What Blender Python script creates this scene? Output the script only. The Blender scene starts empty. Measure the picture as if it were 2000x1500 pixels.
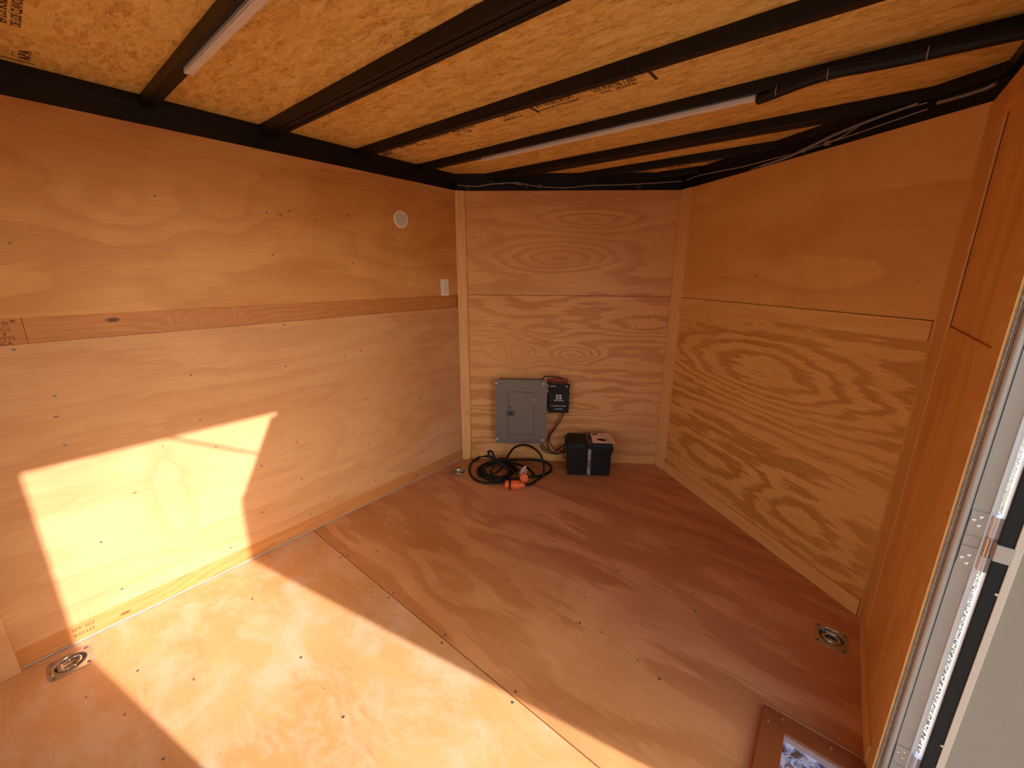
import bpy, bmesh, math, random
from mathutils import Matrix, Vector
random.seed(7)
scene = bpy.context.scene
COL = scene.collection

# ------------------------------------------------------------------ camera
W, D, H = 2.468, 0.879, 1.990          # inner width, depth of the V nose, height of the wall lining
ZR, ZO = 2.060, 2.100                  # underside of the roof bows, underside of the roof sheets
BACK = -4.9                            # open rear end of the trailer
DY0, DY1, DZ = -0.775, -1.637, 1.911   # side door opening
XO = 2.530                             # outside face of the right wall

cam_d = bpy.data.cameras.new('camera')
cam = bpy.data.objects.new('camera', cam_d); COL.objects.link(cam)
yaw, pit, rol = 0.67372, -0.25069, 0.00591
fw = Vector((-math.sin(yaw) * math.cos(pit), math.cos(yaw) * math.cos(pit), math.sin(pit)))
rt = fw.cross(Vector((0, 0, 1))).normalized(); up = rt.cross(fw)
r2 = math.cos(rol) * rt + math.sin(rol) * up; u2 = -math.sin(rol) * rt + math.cos(rol) * up
cam.matrix_world = Matrix.Translation((2.1894, -2.07339, 1.45716)) @ Matrix((r2, u2, -fw)).transposed().to_4x4()
cam_d.sensor_fit = 'HORIZONTAL'; cam_d.sensor_width = 36.0
cam_d.lens = 786.956 / 2000 * 36.0
cam_d.shift_x = -10.58 / 2000; cam_d.shift_y = -17.54 / 2000
cam_d.clip_start = 0.01
scene.camera = cam

# ------------------------------------------------------------------ sky, sun, exposure
world = bpy.data.worlds.new('sky'); scene.world = world; world.use_nodes = True
wn = world.node_tree
sky = wn.nodes.new('ShaderNodeTexSky'); sky.sky_type = 'NISHITA'; sky.sun_disc = False
sky.sun_elevation = math.radians(24.2); sky.sun_rotation = math.radians(78)
sky.air_density = 1.0; sky.dust_density = 1.6
wn.links.new(sky.outputs[0], wn.nodes['Background'].inputs[0])
wn.nodes['Background'].inputs[1].default_value = 0.34
sun_d = bpy.data.lights.new('sun', 'SUN'); sun_d.energy = 5.5; sun_d.angle = math.radians(0.55)
sun_d.color = (1.0, 0.89, 0.88)
sun = bpy.data.objects.new('sun', sun_d); COL.objects.link(sun)
sun.rotation_mode = 'QUATERNION'
sun.rotation_quaternion = Vector((-1, -0.212, -0.459)).to_track_quat('-Z', 'Y')
sun.location = (6, 1, 5)
vs = scene.view_settings
vs.view_transform = 'Standard'; vs.look = 'None'; vs.gamma = 1.0; vs.exposure = 0.90; vs.use_curve_mapping = False
scene.cycles.max_bounces = 10; scene.cycles.diffuse_bounces = 6
scene.cycles.use_denoising = True
scene.cycles.sample_clamp_indirect = 6

# ------------------------------------------------------------------ material helpers
def new_mat(name):
    m = bpy.data.materials.new(name); m.use_nodes = True
    return m, m.node_tree, m.node_tree.nodes['Principled BSDF']

class N:
    """small node-graph writer"""
    def __init__(s, nt): s.nt = nt
    def node(s, t, **k):
        n = s.nt.nodes.new(t)
        for a, b in k.items(): setattr(n, a, b)
        return n
    def put(s, sock, v):
        if isinstance(v, bpy.types.NodeSocket): s.nt.links.new(v, sock)
        elif isinstance(v, (tuple, list)) and sock.type == 'RGBA' and len(v) == 3: sock.default_value = (*v, 1)
        else: sock.default_value = v
    def m(s, op, a, b=0.0, c=0.0, clamp=False):
        n = s.node('ShaderNodeMath', operation=op); n.use_clamp = clamp
        s.put(n.inputs[0], a); s.put(n.inputs[1], b); s.put(n.inputs[2], c)
        return n.outputs[0]
    def comb(s, x, y, z=0.0):
        n = s.node('ShaderNodeCombineXYZ')
        for i, v in enumerate((x, y, z)): s.put(n.inputs[i], v)
        return n.outputs[0]
    def noise(s, vec, scale=1.0, detail=2.0, rough=0.5, dist=0.0, color=False):
        n = s.node('ShaderNodeTexNoise')
        s.put(n.inputs['Vector'], vec); n.inputs['Scale'].default_value = scale
        n.inputs['Detail'].default_value = detail; n.inputs['Roughness'].default_value = rough
        n.inputs['Distortion'].default_value = dist
        return n.outputs[1 if color else 0]
    def ramp(s, f, stops, interp='LINEAR'):
        n = s.node('ShaderNodeValToRGB'); cr = n.color_ramp; cr.interpolation = interp
        while len(cr.elements) < len(stops): cr.elements.new(0.5)
        for e, (p, c) in zip(cr.elements, stops):
            e.position = p
            e.color = (c, c, c, 1) if isinstance(c, (int, float)) else (*c, 1)
        s.put(n.inputs[0], f); return n.outputs[0]
    def mix(s, f, a, b, mode='MIX'):
        n = s.node('ShaderNodeMix', data_type='RGBA', blend_type=mode)
        s.put(n.inputs['Factor'], f); s.put(n.inputs['A'], a); s.put(n.inputs['B'], b)
        return n.outputs['Result']
    def xyz(s):
        tc = s.node('ShaderNodeTexCoord'); sp = s.node('ShaderNodeSeparateXYZ')
        s.nt.links.new(tc.outputs['Object'], sp.inputs[0]); return sp.outputs
    def bump(s, h, strength, dist=0.002):
        n = s.node('ShaderNodeBump'); n.inputs['Strength'].default_value = strength
        n.inputs['Distance'].default_value = dist; s.put(n.inputs['Height'], h); return n.outputs[0]

LK = (.93, .81, .61)
def wood(name, axes='XZ', light=(.70, .44, .23), dark=(.50, .25, .095), seed=0.0, rings=5.0, contrast=.8,
         amp=1.0, kv=1.6, fu=.7, fv=2.4, bumps=(), knots=(), fibre=.25, rough=.5, stain=.25, coat=0.0, hue=None,
         worn_sunlit=0.0, jag=.05, flame=0.0, sharp=False, flf=13.0):
    """plywood or board; the grain runs along the first of the two axes. Rings are contour lines of a height field"""
    mt, nt, b = new_mat(name); n = N(nt); o = n.xyz()
    light = (light[0] * LK[0], light[1] * LK[1], light[2] * LK[2]); dark = (dark[0] * LK[0], dark[1] * LK[1], dark[2] * LK[2])
    ix = {'X': 0, 'Y': 1, 'Z': 2}
    u, v = o[ix[axes[0]]], o[ix[axes[1]]]
    us, vsd = n.m('ADD', u, seed * 3.1), n.m('ADD', v, seed * 1.7)
    big = n.noise(n.comb(n.m('MULTIPLY', us, fu), n.m('MULTIPLY', vsd, fv), seed), 1.0, 2.0, .45)
    jg = n.noise(n.comb(n.m('MULTIPLY', us, 7), n.m('MULTIPLY', vsd, 34), seed), 1.0, 3.0, .6)
    jg2 = n.noise(n.comb(n.m('MULTIPLY', us, 1.6), n.m('MULTIPLY', vsd, 7), seed + 4), 1.0, 2.0, .5)
    h = n.m('ADD', n.m('MULTIPLY', big, amp * 2.0), n.m('MULTIPLY', v, kv))
    jg3 = n.noise(n.comb(n.m('MULTIPLY', us, 3.2), n.m('MULTIPLY', vsd, 85), seed + 7), 1.0, 3.0, .7)
    h = n.m('ADD', h, n.m('MULTIPLY', jg, jag * 2)); h = n.m('ADD', h, n.m('MULTIPLY', jg3, jag * 1.5)); h = n.m('ADD', h, n.m('MULTIPLY', jg2, .22))
    if flame:
        fl1 = n.noise(n.comb(n.m('MULTIPLY', us, 1.3), n.m('MULTIPLY', vsd, flf), seed + 11), 1.0, 3.0, .6)
        h = n.m('ADD', h, n.m('MULTIPLY', fl1, flame))
    for (bu, bv, su, sv, a) in bumps:
        du = n.m('DIVIDE', n.m('SUBTRACT', u, bu), su); dv = n.m('DIVIDE', n.m('SUBTRACT', v, bv), sv)
        r = n.m('ADD', n.m('MULTIPLY', du, du), n.m('MULTIPLY', dv, dv))
        h = n.m('ADD', h, n.m('MULTIPLY', n.m('POWER', 2.718, n.m('MULTIPLY', r, -1.0)), a))
    p = n.m('FRACT', n.m('MULTIPLY', h, rings))
    band = n.ramp(p, [(0, 0.0), (.36, .05), (.42, .68), (.72, 1.0), (.84, .55), (.90, 0.0)] if sharp else [(0, 0.0), (.28, .06), (.50, .62), (.78, 1.0), (.86, .12), (1.0, 0.0)])
    mask = n.ramp(n.noise(n.comb(n.m('MULTIPLY', us, 1.1), n.m('MULTIPLY', vsd, 1.9), seed + 9), 1.0, 2.0, .5),
                  [(.30, .35), (.62, 1.0)])
    f = n.m('MULTIPLY', n.m('MULTIPLY', band, mask), contrast)
    col = n.mix(f, light, dark)
    fb = n.noise(n.comb(n.m('MULTIPLY', us, 9), n.m('MULTIPLY', vsd, 260), seed), 1.0, 3.0, .65)
    col = n.mix(n.m('MULTIPLY', n.ramp(fb, [(.35, 0.0), (.75, 1.0)]), fibre), col, tuple(c * .62 for c in dark))
    st = n.noise(n.comb(n.m('MULTIPLY', us, 1.6), n.m('MULTIPLY', vsd, 2.6), seed + 2), 1.0, 4.0, .6, .6)
    col = n.mix(n.m('MULTIPLY', n.ramp(st, [(.36, 1.0), (.60, 0.0)]), stain), col, (dark[0] * .95, dark[1] * .82, dark[2] * .75))
    if worn_sunlit:  # pale blotches: worn varnish plus the paleness of overexposed sun, painted into the colour
        wr = n.noise(n.comb(n.m('MULTIPLY', us, 3.6), n.m('MULTIPLY', vsd, 5.5), seed + 5), 1.0, 7.0, .72, .3)
        col = n.mix(n.m('MULTIPLY', n.ramp(wr, [(.46, 0.0), (.62, 1.0)]), worn_sunlit), col, (.72, .57, .44))
    # dark flecks
    vo = n.node('ShaderNodeTexVoronoi'); vo.inputs['Scale'].default_value = 1.0
    n.put(vo.inputs['Vector'], n.comb(n.m('MULTIPLY', us, 7), n.m('MULTIPLY', vsd, 16), seed))
    fl = n.ramp(vo.outputs['Distance'], [(.045, 1.0), (.07, 0.0)])
    pick = n.m('GREATER_THAN', n.noise(n.comb(n.m('MULTIPLY', us, 3), n.m('MULTIPLY', vsd, 5), seed), 1.0, 1.0), .56)
    col = n.mix(n.m('MULTIPLY', n.m('MULTIPLY', fl, pick), .75), col, (.10, .04, .015))
    for (ku, kvv, su, sv, a) in knots:
        du = n.m('DIVIDE', n.m('SUBTRACT', u, ku), su); dv = n.m('DIVIDE', n.m('SUBTRACT', v, kvv), sv)
        r = n.m('ADD', n.m('MULTIPLY', du, du), n.m('MULTIPLY', dv, dv))
        r = n.m('ADD', r, n.m('MULTIPLY', n.m('SUBTRACT', jg, .5), .8))
        col = n.mix(n.m('MULTIPLY', n.ramp(r, [(.25, 1.0), (1.0, 0.0)]), a), col, (.12, .035, .012))
    n.put(b.inputs['Base Color'], col)
    b.inputs['Roughness'].default_value = rough
    b.inputs['Specular IOR Level'].default_value = .4
    if coat:
        b.inputs['Coat Weight'].default_value = coat * .5; b.inputs['Coat Roughness'].default_value = .22
    n.put(b.inputs['Normal'], n.bump(n.m('ADD', n.m('MULTIPLY', fb, .6), n.m('MULTIPLY', band, .4)), .25, .0008))
    return mt

def osb(name, seed=0.0):
    mt, nt, b = new_mat(name); n = N(nt); o = n.xyz()
    x, y = n.m('ADD', o[0], seed), n.m('ADD', o[1], seed * .7)
    def layer(sx, sy, sd, rot):
        vo = n.node('ShaderNodeTexVoronoi'); vo.inputs['Scale'].default_value = 1.0
        wob = n.noise(n.comb(n.m('MULTIPLY', x, 14), n.m('MULTIPLY', y, 14), sd), 1.0, 2.0, color=True)
        ad = n.node('ShaderNodeVectorMath', operation='MULTIPLY_ADD')
        n.put(ad.inputs[0], wob); ad.inputs[1].default_value = (.9, .9, 0)
        n.put(ad.inputs[2], n.comb(n.m('MULTIPLY', x, sx), n.m('MULTIPLY', y, sy), sd))
        n.put(vo.inputs['Vector'], ad.outputs[0])
        sp = n.node('ShaderNodeSeparateColor'); n.put(sp.inputs[0], vo.outputs['Color'])
        vr = n.node('ShaderNodeVectorRotate', rotation_type='Z_AXIS')
        n.put(vr.inputs['Vector'], n.comb(x, y, sd)); n.put(vr.inputs['Angle'], n.m('MULTIPLY_ADD', n.m('SUBTRACT', sp.outputs[0], .5), rot, 0.0))
        mp = n.node('ShaderNodeVectorMath', operation='MULTIPLY'); n.put(mp.inputs[0], vr.outputs[0]); mp.inputs[1].default_value = (22, 300, 1)
        st = n.noise(mp.outputs[0], 1.0, 2.0, .6)
        return sp.outputs[1], sp.outputs[2], st, vo.outputs['Distance']
    a1, c1, s1, d1 = layer(15, 52, 1.0 + seed, 1.6)
    a2, c2, s2, d2 = layer(48, 120, 5.0 + seed, 2.8)
    f = n.m('ADD', n.m('MULTIPLY', a1, .26), n.m('MULTIPLY', a2, .20))
    f = n.m('ADD', f, n.m('MULTIPLY', s1, .36)); f = n.m('ADD', f, n.m('MULTIPLY', s2, .22))
    col = n.ramp(f, [(.20, (.42, .22, .045)), (.42, (.80, .49, .12)), (.60, (.92, .63, .18)), (.84, (.98, .78, .32))])
    ms = n.noise(n.comb(n.m('MULTIPLY', x, 34), n.m('MULTIPLY', y, 130), seed), 1.0, 5.0, .75, 1.6)
    dk = n.m('MULTIPLY', n.ramp(ms, [(.575, 0.0), (.63, 1.0)]), n.ramp(n.noise(n.comb(x, y, 3), 6.0, 3.0), [(.38, .15), (.62, .85)]))
    col = n.mix(dk, col, (.15, .060, .014))
    n.put(b.inputs['Base Color'], col); b.inputs['Roughness'].default_value = .65
    n.put(b.inputs['Normal'], n.bump(n.m('ADD', a1, s1), .35, .002))
    return mt

def plain(name, color, rough=.5, metal=0.0, noise_amt=.12, scale=20.0, bump=0.0, spec=.5):
    mt, nt, b = new_mat(name); n = N(nt); o = n.xyz()
    ns = n.noise(n.comb(*o), scale, 4.0, .6)
    col = n.mix(n.m('MULTIPLY', ns, noise_amt), color, tuple(c * .35 for c in color))
    n.put(b.inputs['Base Color'], col)
    n.put(b.inputs['Roughness'], n.m('MULTIPLY_ADD', ns, .18, rough - .09))
    b.inputs['Metallic'].default_value = metal; b.inputs['Specular IOR Level'].default_value = spec
    if bump: n.put(b.inputs['Normal'], n.bump(ns, bump, .001))
    return mt

LP, DP = (.86, .53, .27), (.60, .285, .10)
M = {}
M['left_up'] = wood('plywood left upper', 'XZ', (.76, .46, .21), (.52, .235, .075), 1.3, rings=2.2, contrast=.6, flame=.35, fibre=.26, stain=.50, jag=.05,
                    bumps=[(-1.72, 1.72, .16, .16, .7), (-1.38, 1.75, .12, .14, .6), (-.5, 1.6, .3, .2, .5)])
M['left_low'] = wood('plywood left lower', 'XZ', (.70, .45, .275), (.52, .265, .125), 5.1, rings=2.6, contrast=.55, flame=.5, fibre=.38, stain=.36, jag=.07,
                     bumps=[(-1.78, .45, .05, .35, .35), (-.8, .5, .3, .2, .6)])
M['vl_up'] = wood('plywood front left upper', 'XZ', LP, DP, 2.2, rings=4.0, contrast=.8, flame=.25, kv=.9, amp=.5, jag=.05, fibre=.3, stain=.3,
                  bumps=[(.74, 1.56, .42, .10, -1.1), (.9, 1.80, .30, .06, .7)])
M['vl_low'] = wood('plywood front left lower', 'XZ', (.88, .53, .26), (.60, .28, .095), 3.7, rings=8.0, contrast=.85, flame=.22, sharp=True, kv=1.3, amp=.32, jag=.045, fibre=.25, stain=.2,
                   bumps=[(.41, .87, .13, .07, .6), (.36, .98, .3, .05, -.3), (.82, .86, .18, .06, .5), (.60, 1.02, .2, .05, .3), (1.35, 1.1, .4, .1, .35), (.95, .45, .3, .05, .25)])
M['vr_up'] = wood('plywood front right upper', 'XZ', (.86, .51, .20), (.64, .31, .09), 7.7, rings=2.4, contrast=.6, kv=1.0, amp=.6, fibre=.2, stain=.4,
                  bumps=[(1.1, 1.45, .3, .1, .5)])
M['vr_low'] = wood('plywood front right lower', 'XZ', (.88, .53, .20), (.53, .24, .058), 4.4, rings=4.0, contrast=.95, flame=.42, sharp=True, kv=1.15, amp=.5, jag=.11, fibre=.35, stain=.2, fv=2.0,
                   bumps=[(.82, .93, .66, .19, 1.2), (.5, .30, .4, .12, -.35), (1.2, .25, .3, .12, .4)])
M['right'] = wood('plywood right wall', 'ZX', (.84, .50, .17), (.64, .31, .08), 6.2, rings=2.8, contrast=.75, flame=.4, flf=5.0, amp=.8, fibre=.15, stain=.3)
M['floor_a'] = wood('floor sheet front', 'XY', (.72, .40, .20), (.42, .18, .065), 8.3, rings=3.4, contrast=.75, flame=.45, flf=7.0, sharp=True, amp=.6, kv=1.0, jag=.09, fibre=.3, stain=.35, rough=.42, coat=.25)
M['floor_b'] = wood('floor sheet middle', 'XY', (.80, .48, .26), (.48, .21, .078), 2.9, rings=2.5, flame=.60, flf=6.5, sharp=True, contrast=.85, amp=.7, kv=.8, jag=.09, fibre=.30, stain=.40, rough=.40, coat=.3,
                    bumps=[(.62, -.5, .25, .12, .5), (.9, -1.0, .2, .12, .5)])
M['floor_c'] = wood('floor sheet near', 'XY', (.74, .49, .28), (.62, .34, .135), 9.9, rings=1.8, contrast=.55, amp=.8, kv=.6, jag=.12, fibre=.12, stain=.3, rough=.42, coat=.25, worn_sunlit=.42)
M['board_red'] = wood('recessed fir board', 'XZ', (.62, .31, .125), (.45, .17, .055), 3.3, rings=14, contrast=.7, amp=.30, kv=2.5, fu=1.2, fibre=.35, stain=.25,
                      bumps=[(-1.53, 1.22, .09, .05, .7)], knots=[(-1.83, 1.268, .024, .011, 1.0), (-2.075, 1.285, .008, .005, .8), (-.47, .035, .02, .01, .7), (-2.01, .03, .02, .008, .9)])
M['batten'] = wood('pale batten', 'XZ', (.86, .53, .21), (.66, .33, .10), 4.9, rings=7, contrast=.5, amp=.5, kv=1.5, fibre=.2, stain=.15)
M['post'] = wood('corner batten', 'ZX', (.92, .60, .30), (.70, .38, .15), 1.9, rings=10, contrast=.45, amp=.3, kv=5, fv=5, fibre=.25, stain=.15)
M['post_r'] = wood('right corner batten', 'ZX', (.80, .50, .20), (.62, .32, .10), 2.9, rings=8, contrast=.4, amp=.3, kv=4, fv=4, fibre=.25, stain=.2)
M['osb'] = osb('oriented strand board')
M['black'] = plain('black painted steel', (.0075, .0055, .005), .45, 0, .3, 8, spec=.3)
M['blackp'] = plain('black plastic', (.012, .010, .009), .5, 0, .2, 40, spec=.25)
M['rubber'] = plain('black rubber sheath', (.010, .009, .0085), .45, 0, .2, 60, spec=.3)
M['grey'] = plain('grey enamel', (.20, .185, .155), .40, .15, .15, 30)
M['greymid'] = plain('dark grey latch', (.085, .075, .062), .4)
M['greydk'] = plain('dark gap', (.02, .018, .016), .7)
M['screw'] = plain('zinc screw', (.20, .19, .19), .4, .6, .3, 200)
M['nickel'] = plain('pale nickel', (.92, .84, .78), .35, .15, .05)
M['steel'] = plain('galvanised steel', (.60, .56, .50), .28, .95, .35, 30, .15)
M['steelb'] = plain('bright steel', (.78, .74, .68), .18, 1.0, .15, 60)
M['alu'] = plain('mill aluminium', (.47, .375, .295), .45, .25, .12, 14)
M['alub'] = plain('bright aluminium flange', (.82, .82, .84), .30, .6, .1, 14)
M['skin'] = plain('white outer skin', (.80, .80, .80), .35)
M['white'] = plain('white plastic', (.80, .74, .68), .4, 0, .05)
M['lens'] = plain('frosted diffuser', (.80, .74, .68), .45, 0, .06)
M['orange'] = plain('orange connector plastic', (.90, .15, .02), .4, 0, .1)
M['red'] = plain('red terminal plastic', (.42, .04, .02), .45, 0, .2)
M['redc'] = plain('red cable sheath', (.35, .025, .02), .45, 0, .2)
M['paper'] = plain('card paper', (.92, .74, .54), .8, 0, .08)
M['ink'] = plain('black ink', (.03, .02, .015), .8)
M['inkb'] = plain('brown stamp ink', (.10, .045, .02), .8, 0, .6, 300)
M['lettering'] = plain('white lettering', (.80, .78, .74), .5)
M['blueprint'] = plain('dim blue print', (.05, .07, .09), .5)
M['tag'] = plain('pink paper tag', (.72, .45, .40), .7, 0, .3, 60)
M['brown'] = plain('brown painted aluminium', (.30, .085, .022), .38, .1, .2, 25)
M['door_grey'] = plain('grey textured door panel', (.325, .25, .175), .6, 0, .14, 300, .15)
M['door_edge'] = plain('pale door frame', (.68, .53, .40), .4, .2, .1, 20)
M['wire'] = plain('grey wire sheath', (.34, .27, .21), .5)
M['cond'] = plain('ribbed metal conduit', (.30, .27, .25), .35, .6, .3, 90)
M['vent'] = plain('grey vent louvre', (.50, .50, .54), .45)
M['caulk'] = plain('pale sealant bead', (.50, .41, .35), .5)

def edge_mat():
    mt, nt, b = new_mat('layered plywood edge'); n = N(nt); o = n.xyz()
    w = n.m('SINE', n.m('MULTIPLY', o[1], 1500)); ns = n.noise(n.comb(*o), 260.0, 3.0)
    f = n.m('ADD', n.m('MULTIPLY', w, .3), ns)
    n.put(b.inputs['Base Color'], n.ramp(f, [(.3, (.14, .085, .055)), (.8, (.50, .33, .20))])); b.inputs['Roughness'].default_value = .8
    return mt
M['edge'] = edge_mat()

def gravel_mat():
    mt, nt, b = new_mat('gravel and dry grass'); n = N(nt); o = n.xyz()
    vo = n.node('ShaderNodeTexVoronoi'); vo.inputs['Scale'].default_value = 75.0; n.put(vo.inputs['Vector'], n.comb(o[0], o[1]))
    sp = n.node('ShaderNodeSeparateColor'); n.put(sp.inputs[0], vo.outputs['Color'])
    col = n.ramp(sp.outputs[0], [(0, (.14, .11, .08)), (.35, (.38, .31, .24)), (.75, (.52, .45, .37)), (1, (.66, .60, .52))])
    g = n.ramp(n.noise(n.comb(o[0], o[1]), 4.0, 4.0, .6), [(.50, 0.0), (.60, 1.0)])
    col = n.mix(n.m('MULTIPLY', g, .7), col, (.25, .27, .10))
    n.put(b.inputs['Base Color'], col); b.inputs['Roughness'].default_value = .9
    n.put(b.inputs['Normal'], n.bump(n.m('SUBTRACT', 1.0, vo.outputs['Distance']), 1.0, .03))
    return mt
M['gravel'] = gravel_mat()

def foil_mat():
    mt, nt, b = new_mat('crumpled silver plastic'); n = N(nt); o = n.xyz()
    ns = n.noise(n.comb(*o), 16.0, 4.0, .6, 1.8)
    col = n.ramp(ns, [(.36, (.09, .045, .03)), (.43, (.22, .14, .12)), (.48, (.22, .34, .60)), (.54, (.80, .88, .98)), (.64, (.40, .56, .84))])  # blue and white tones: reflected sky painted into the sheet's colour
    n.put(b.inputs['Base Color'], col); b.inputs['Roughness'].default_value = .3; b.inputs['Metallic'].default_value = .2
    n.put(b.inputs['Normal'], n.bump(ns, .8, .006))
    return mt
M['foil'] = foil_mat()

def glass_mat():
    mt, nt, b = new_mat('clear pane'); 
    b.inputs['Base Color'].default_value = (.92, .95, 1, 1); b.inputs['Roughness'].default_value = .04
    b.inputs['Transmission Weight'].default_value = 1.0; b.inputs['IOR'].default_value = 1.45
    return mt
M['glass'] = glass_mat()

# ------------------------------------------------------------------ mesh helpers
class MB:
    def __init__(s): s.v, s.f = [], []
    def add(s, vs_, fs): k = len(s.v); s.v += [tuple(p) for p in vs_]; s.f += [tuple(i + k for i in f) for f in fs]; return s
    def box(s, x0, x1, y0, y1, z0, z1):
        return s.add([(x, y, z) for z in (z0, z1) for y in (y0, y1) for x in (x0, x1)],
                     [(0, 2, 3, 1), (4, 5, 7, 6), (0, 1, 5, 4), (2, 6, 7, 3), (0, 4, 6, 2), (1, 3, 7, 5)])
    def prism(s, poly, z0, z1):
        k = len(poly)
        return s.add([(x, y, z0) for x, y in poly] + [(x, y, z1) for x, y in poly],
                     [tuple(range(k))[::-1], tuple(range(k, 2 * k))] + [(i, (i + 1) % k, k + (i + 1) % k, k + i) for i in range(k)])
    def lathe(s, prof, seg=24, mat=Matrix()):
        """profile of (r, h) about local Z"""
        vs_, fs = [], []
        for r, h in prof:
            for i in range(seg):
                a = 2 * math.pi * i / seg; vs_.append(mat @ Vector((r * math.cos(a), r * math.sin(a), h)))
        for j in range(len(prof) - 1):
            for i in range(seg):
                a, b = j * seg + i, j * seg + (i + 1) % seg; fs.append((a, b, b + seg, a + seg))
        fs.append(tuple(range(seg))[::-1]); fs.append(tuple(range((len(prof) - 1) * seg, len(prof) * seg)))
        return s.add(vs_, fs)
    def tube(s, pts, r, seg=10, smooth=8, closed=False):
        P = [Vector(p) for p in pts]
        if smooth:
            Q = []; k = len(P)
            for i in range(k if closed else k - 1):
                if closed: a, b, c, d = P[i - 1], P[i], P[(i + 1) % k], P[(i + 2) % k]
                else: a, b, c, d = P[max(i - 1, 0)], P[i], P[i + 1], P[min(i + 2, k - 1)]
                for j in range(smooth):
                    t = j / smooth
                    Q.append(.5 * (2 * b + (c - a) * t + (2 * a - 5 * b + 4 * c - d) * t * t + (3 * b - a - 3 * c + d) * t ** 3))
            if not closed: Q.append(P[-1])
            P = Q
        k = len(P); vs_, fs = [], []; nrm = None
        for i, p in enumerate(P):
            if closed: t = (P[(i + 1) % k] - P[i - 1])
            else: t = P[min(i + 1, k - 1)] - P[max(i - 1, 0)]
            t.normalize()
            if nrm is None: nrm = t.orthogonal().normalized()
            nrm = (nrm - t * nrm.dot(t)).normalized(); bi = t.cross(nrm)
            for j in range(seg):
                a = 2 * math.pi * j / seg; vs_.append(p + r * (math.cos(a) * nrm + math.sin(a) * bi))
        for i in range(k if closed else k - 1):
            for j in range(seg):
                a, b = i * seg + j, i * seg + (j + 1) % seg; c, d = ((i + 1) % k) * seg + (j + 1) % seg, ((i + 1) % k) * seg + j
                fs.append((a, b, c, d))
        if not closed: fs += [tuple(range(seg))[::-1], tuple(range((k - 1) * seg, k * seg))]
        return s.add(vs_, fs)
    def build(s, name, mat, parent=None, mw=None, smooth=False, bevel=0.0):
        me = bpy.data.meshes.new(name); me.from_pydata(s.v, [], s.f); me.validate()
        bm = bmesh.new(); bm.from_mesh(me); bmesh.ops.recalc_face_normals(bm, faces=bm.faces); bm.to_mesh(me); bm.free()
        if mat: me.materials.append(mat)
        if smooth: 
            me.shade_smooth()
            try: me.set_sharp_from_angle(angle=math.radians(38))
            except Exception: pass
        o = bpy.data.objects.new(name, me); COL.objects.link(o)
        if mw is not None: o.matrix_world = mw
        if parent: o.parent = parent
        if bevel:
            bv = o.modifiers.new('bevel', 'BEVEL'); bv.width = bevel; bv.segments = 2; bv.limit_method = 'ANGLE'
        return o

def tag(o, label=None, cat=None, group=None, kind=None):
    if label: o['label'] = label
    if cat: o['category'] = cat
    if group: o['group'] = group
    if kind: o['kind'] = kind
    return o
def struct(o, label, cat='structure'): return tag(o, label, cat, None, 'structure')
def empty(name, mw):
    o = bpy.data.objects.new(name, None); o.empty_display_size = .05; COL.objects.link(o); o.matrix_world = mw; return o
def frame(x, y, ang): return Matrix.Translation((x, y, 0)) @ Matrix.Rotation(ang, 4, 'Z')
def box(*a): return MB().box(*a)
def text_mb(s, size, mat4, bold=0.0, ax='CENTER', spacing=1.0):
    cu = bpy.data.curves.new('lettering', 'FONT'); cu.body = s; cu.size = size; cu.align_x = ax; cu.align_y = 'CENTER'
    cu.extrude = size * .002; cu.offset = bold; cu.resolution_u = 2; cu.space_character = spacing
    ob = bpy.data.objects.new('lettering', cu); COL.objects.link(ob)
    dg = bpy.context.evaluated_depsgraph_get(); me = bpy.data.meshes.new_from_object(ob.evaluated_get(dg))
    mb = MB().add([mat4 @ v.co for v in me.vertices], [tuple(p.vertices) for p in me.polygons])
    bpy.data.objects.remove(ob); bpy.data.curves.remove(cu); bpy.data.meshes.remove(me)
    return mb
def join(*mbs):
    r = MB()
    for m in mbs: r.add(m.v, m.f)
    return r

TH = math.atan2(D, W / 2); LV = math.hypot(D, W / 2)
F_L = frame(0, 0, math.pi / 2)         # local x = world y, room at local -y
F_VL = frame(0, 0, TH)
F_VR = frame(W / 2, D, -TH)
F_R = frame(W, 0, -math.pi / 2)        # local x = -world y
T = .012
ZS, ZB, ZT = 1.294, 1.206, 1.912       # mid joint, lower edge of the mid board, lower edge of the top strip

screw_mb = MB().lathe([(0.0038, 0.0), (0.0038, .0009), (.0022, .0012), (.0020, .0004)], 10)
screw_me = None
def screw(parent, loc, wall=True, r=1.0, mat=None):
    """one screw head; on a wall it faces local -y"""
    global screw_me
    if screw_me is None:
        o = screw_mb.build('screw', M['screw']); screw_me = o.data
    else:
        o = bpy.data.objects.new('screw', screw_me); COL.objects.link(o)
    o.parent = parent
    o.matrix_local = Matrix.Translation(loc) @ (Matrix.Rotation(math.pi / 2, 4, 'X') if wall else Matrix()) @ Matrix.Scale(r, 4)
    return o

# ================================================================== SETTING
g = MB().box(-30, 34, -30, 34, -.60, -.55).build('ground', M['gravel']); struct(g, 'sunlit gravel and dry grass outside the open side door', 'ground')

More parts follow.
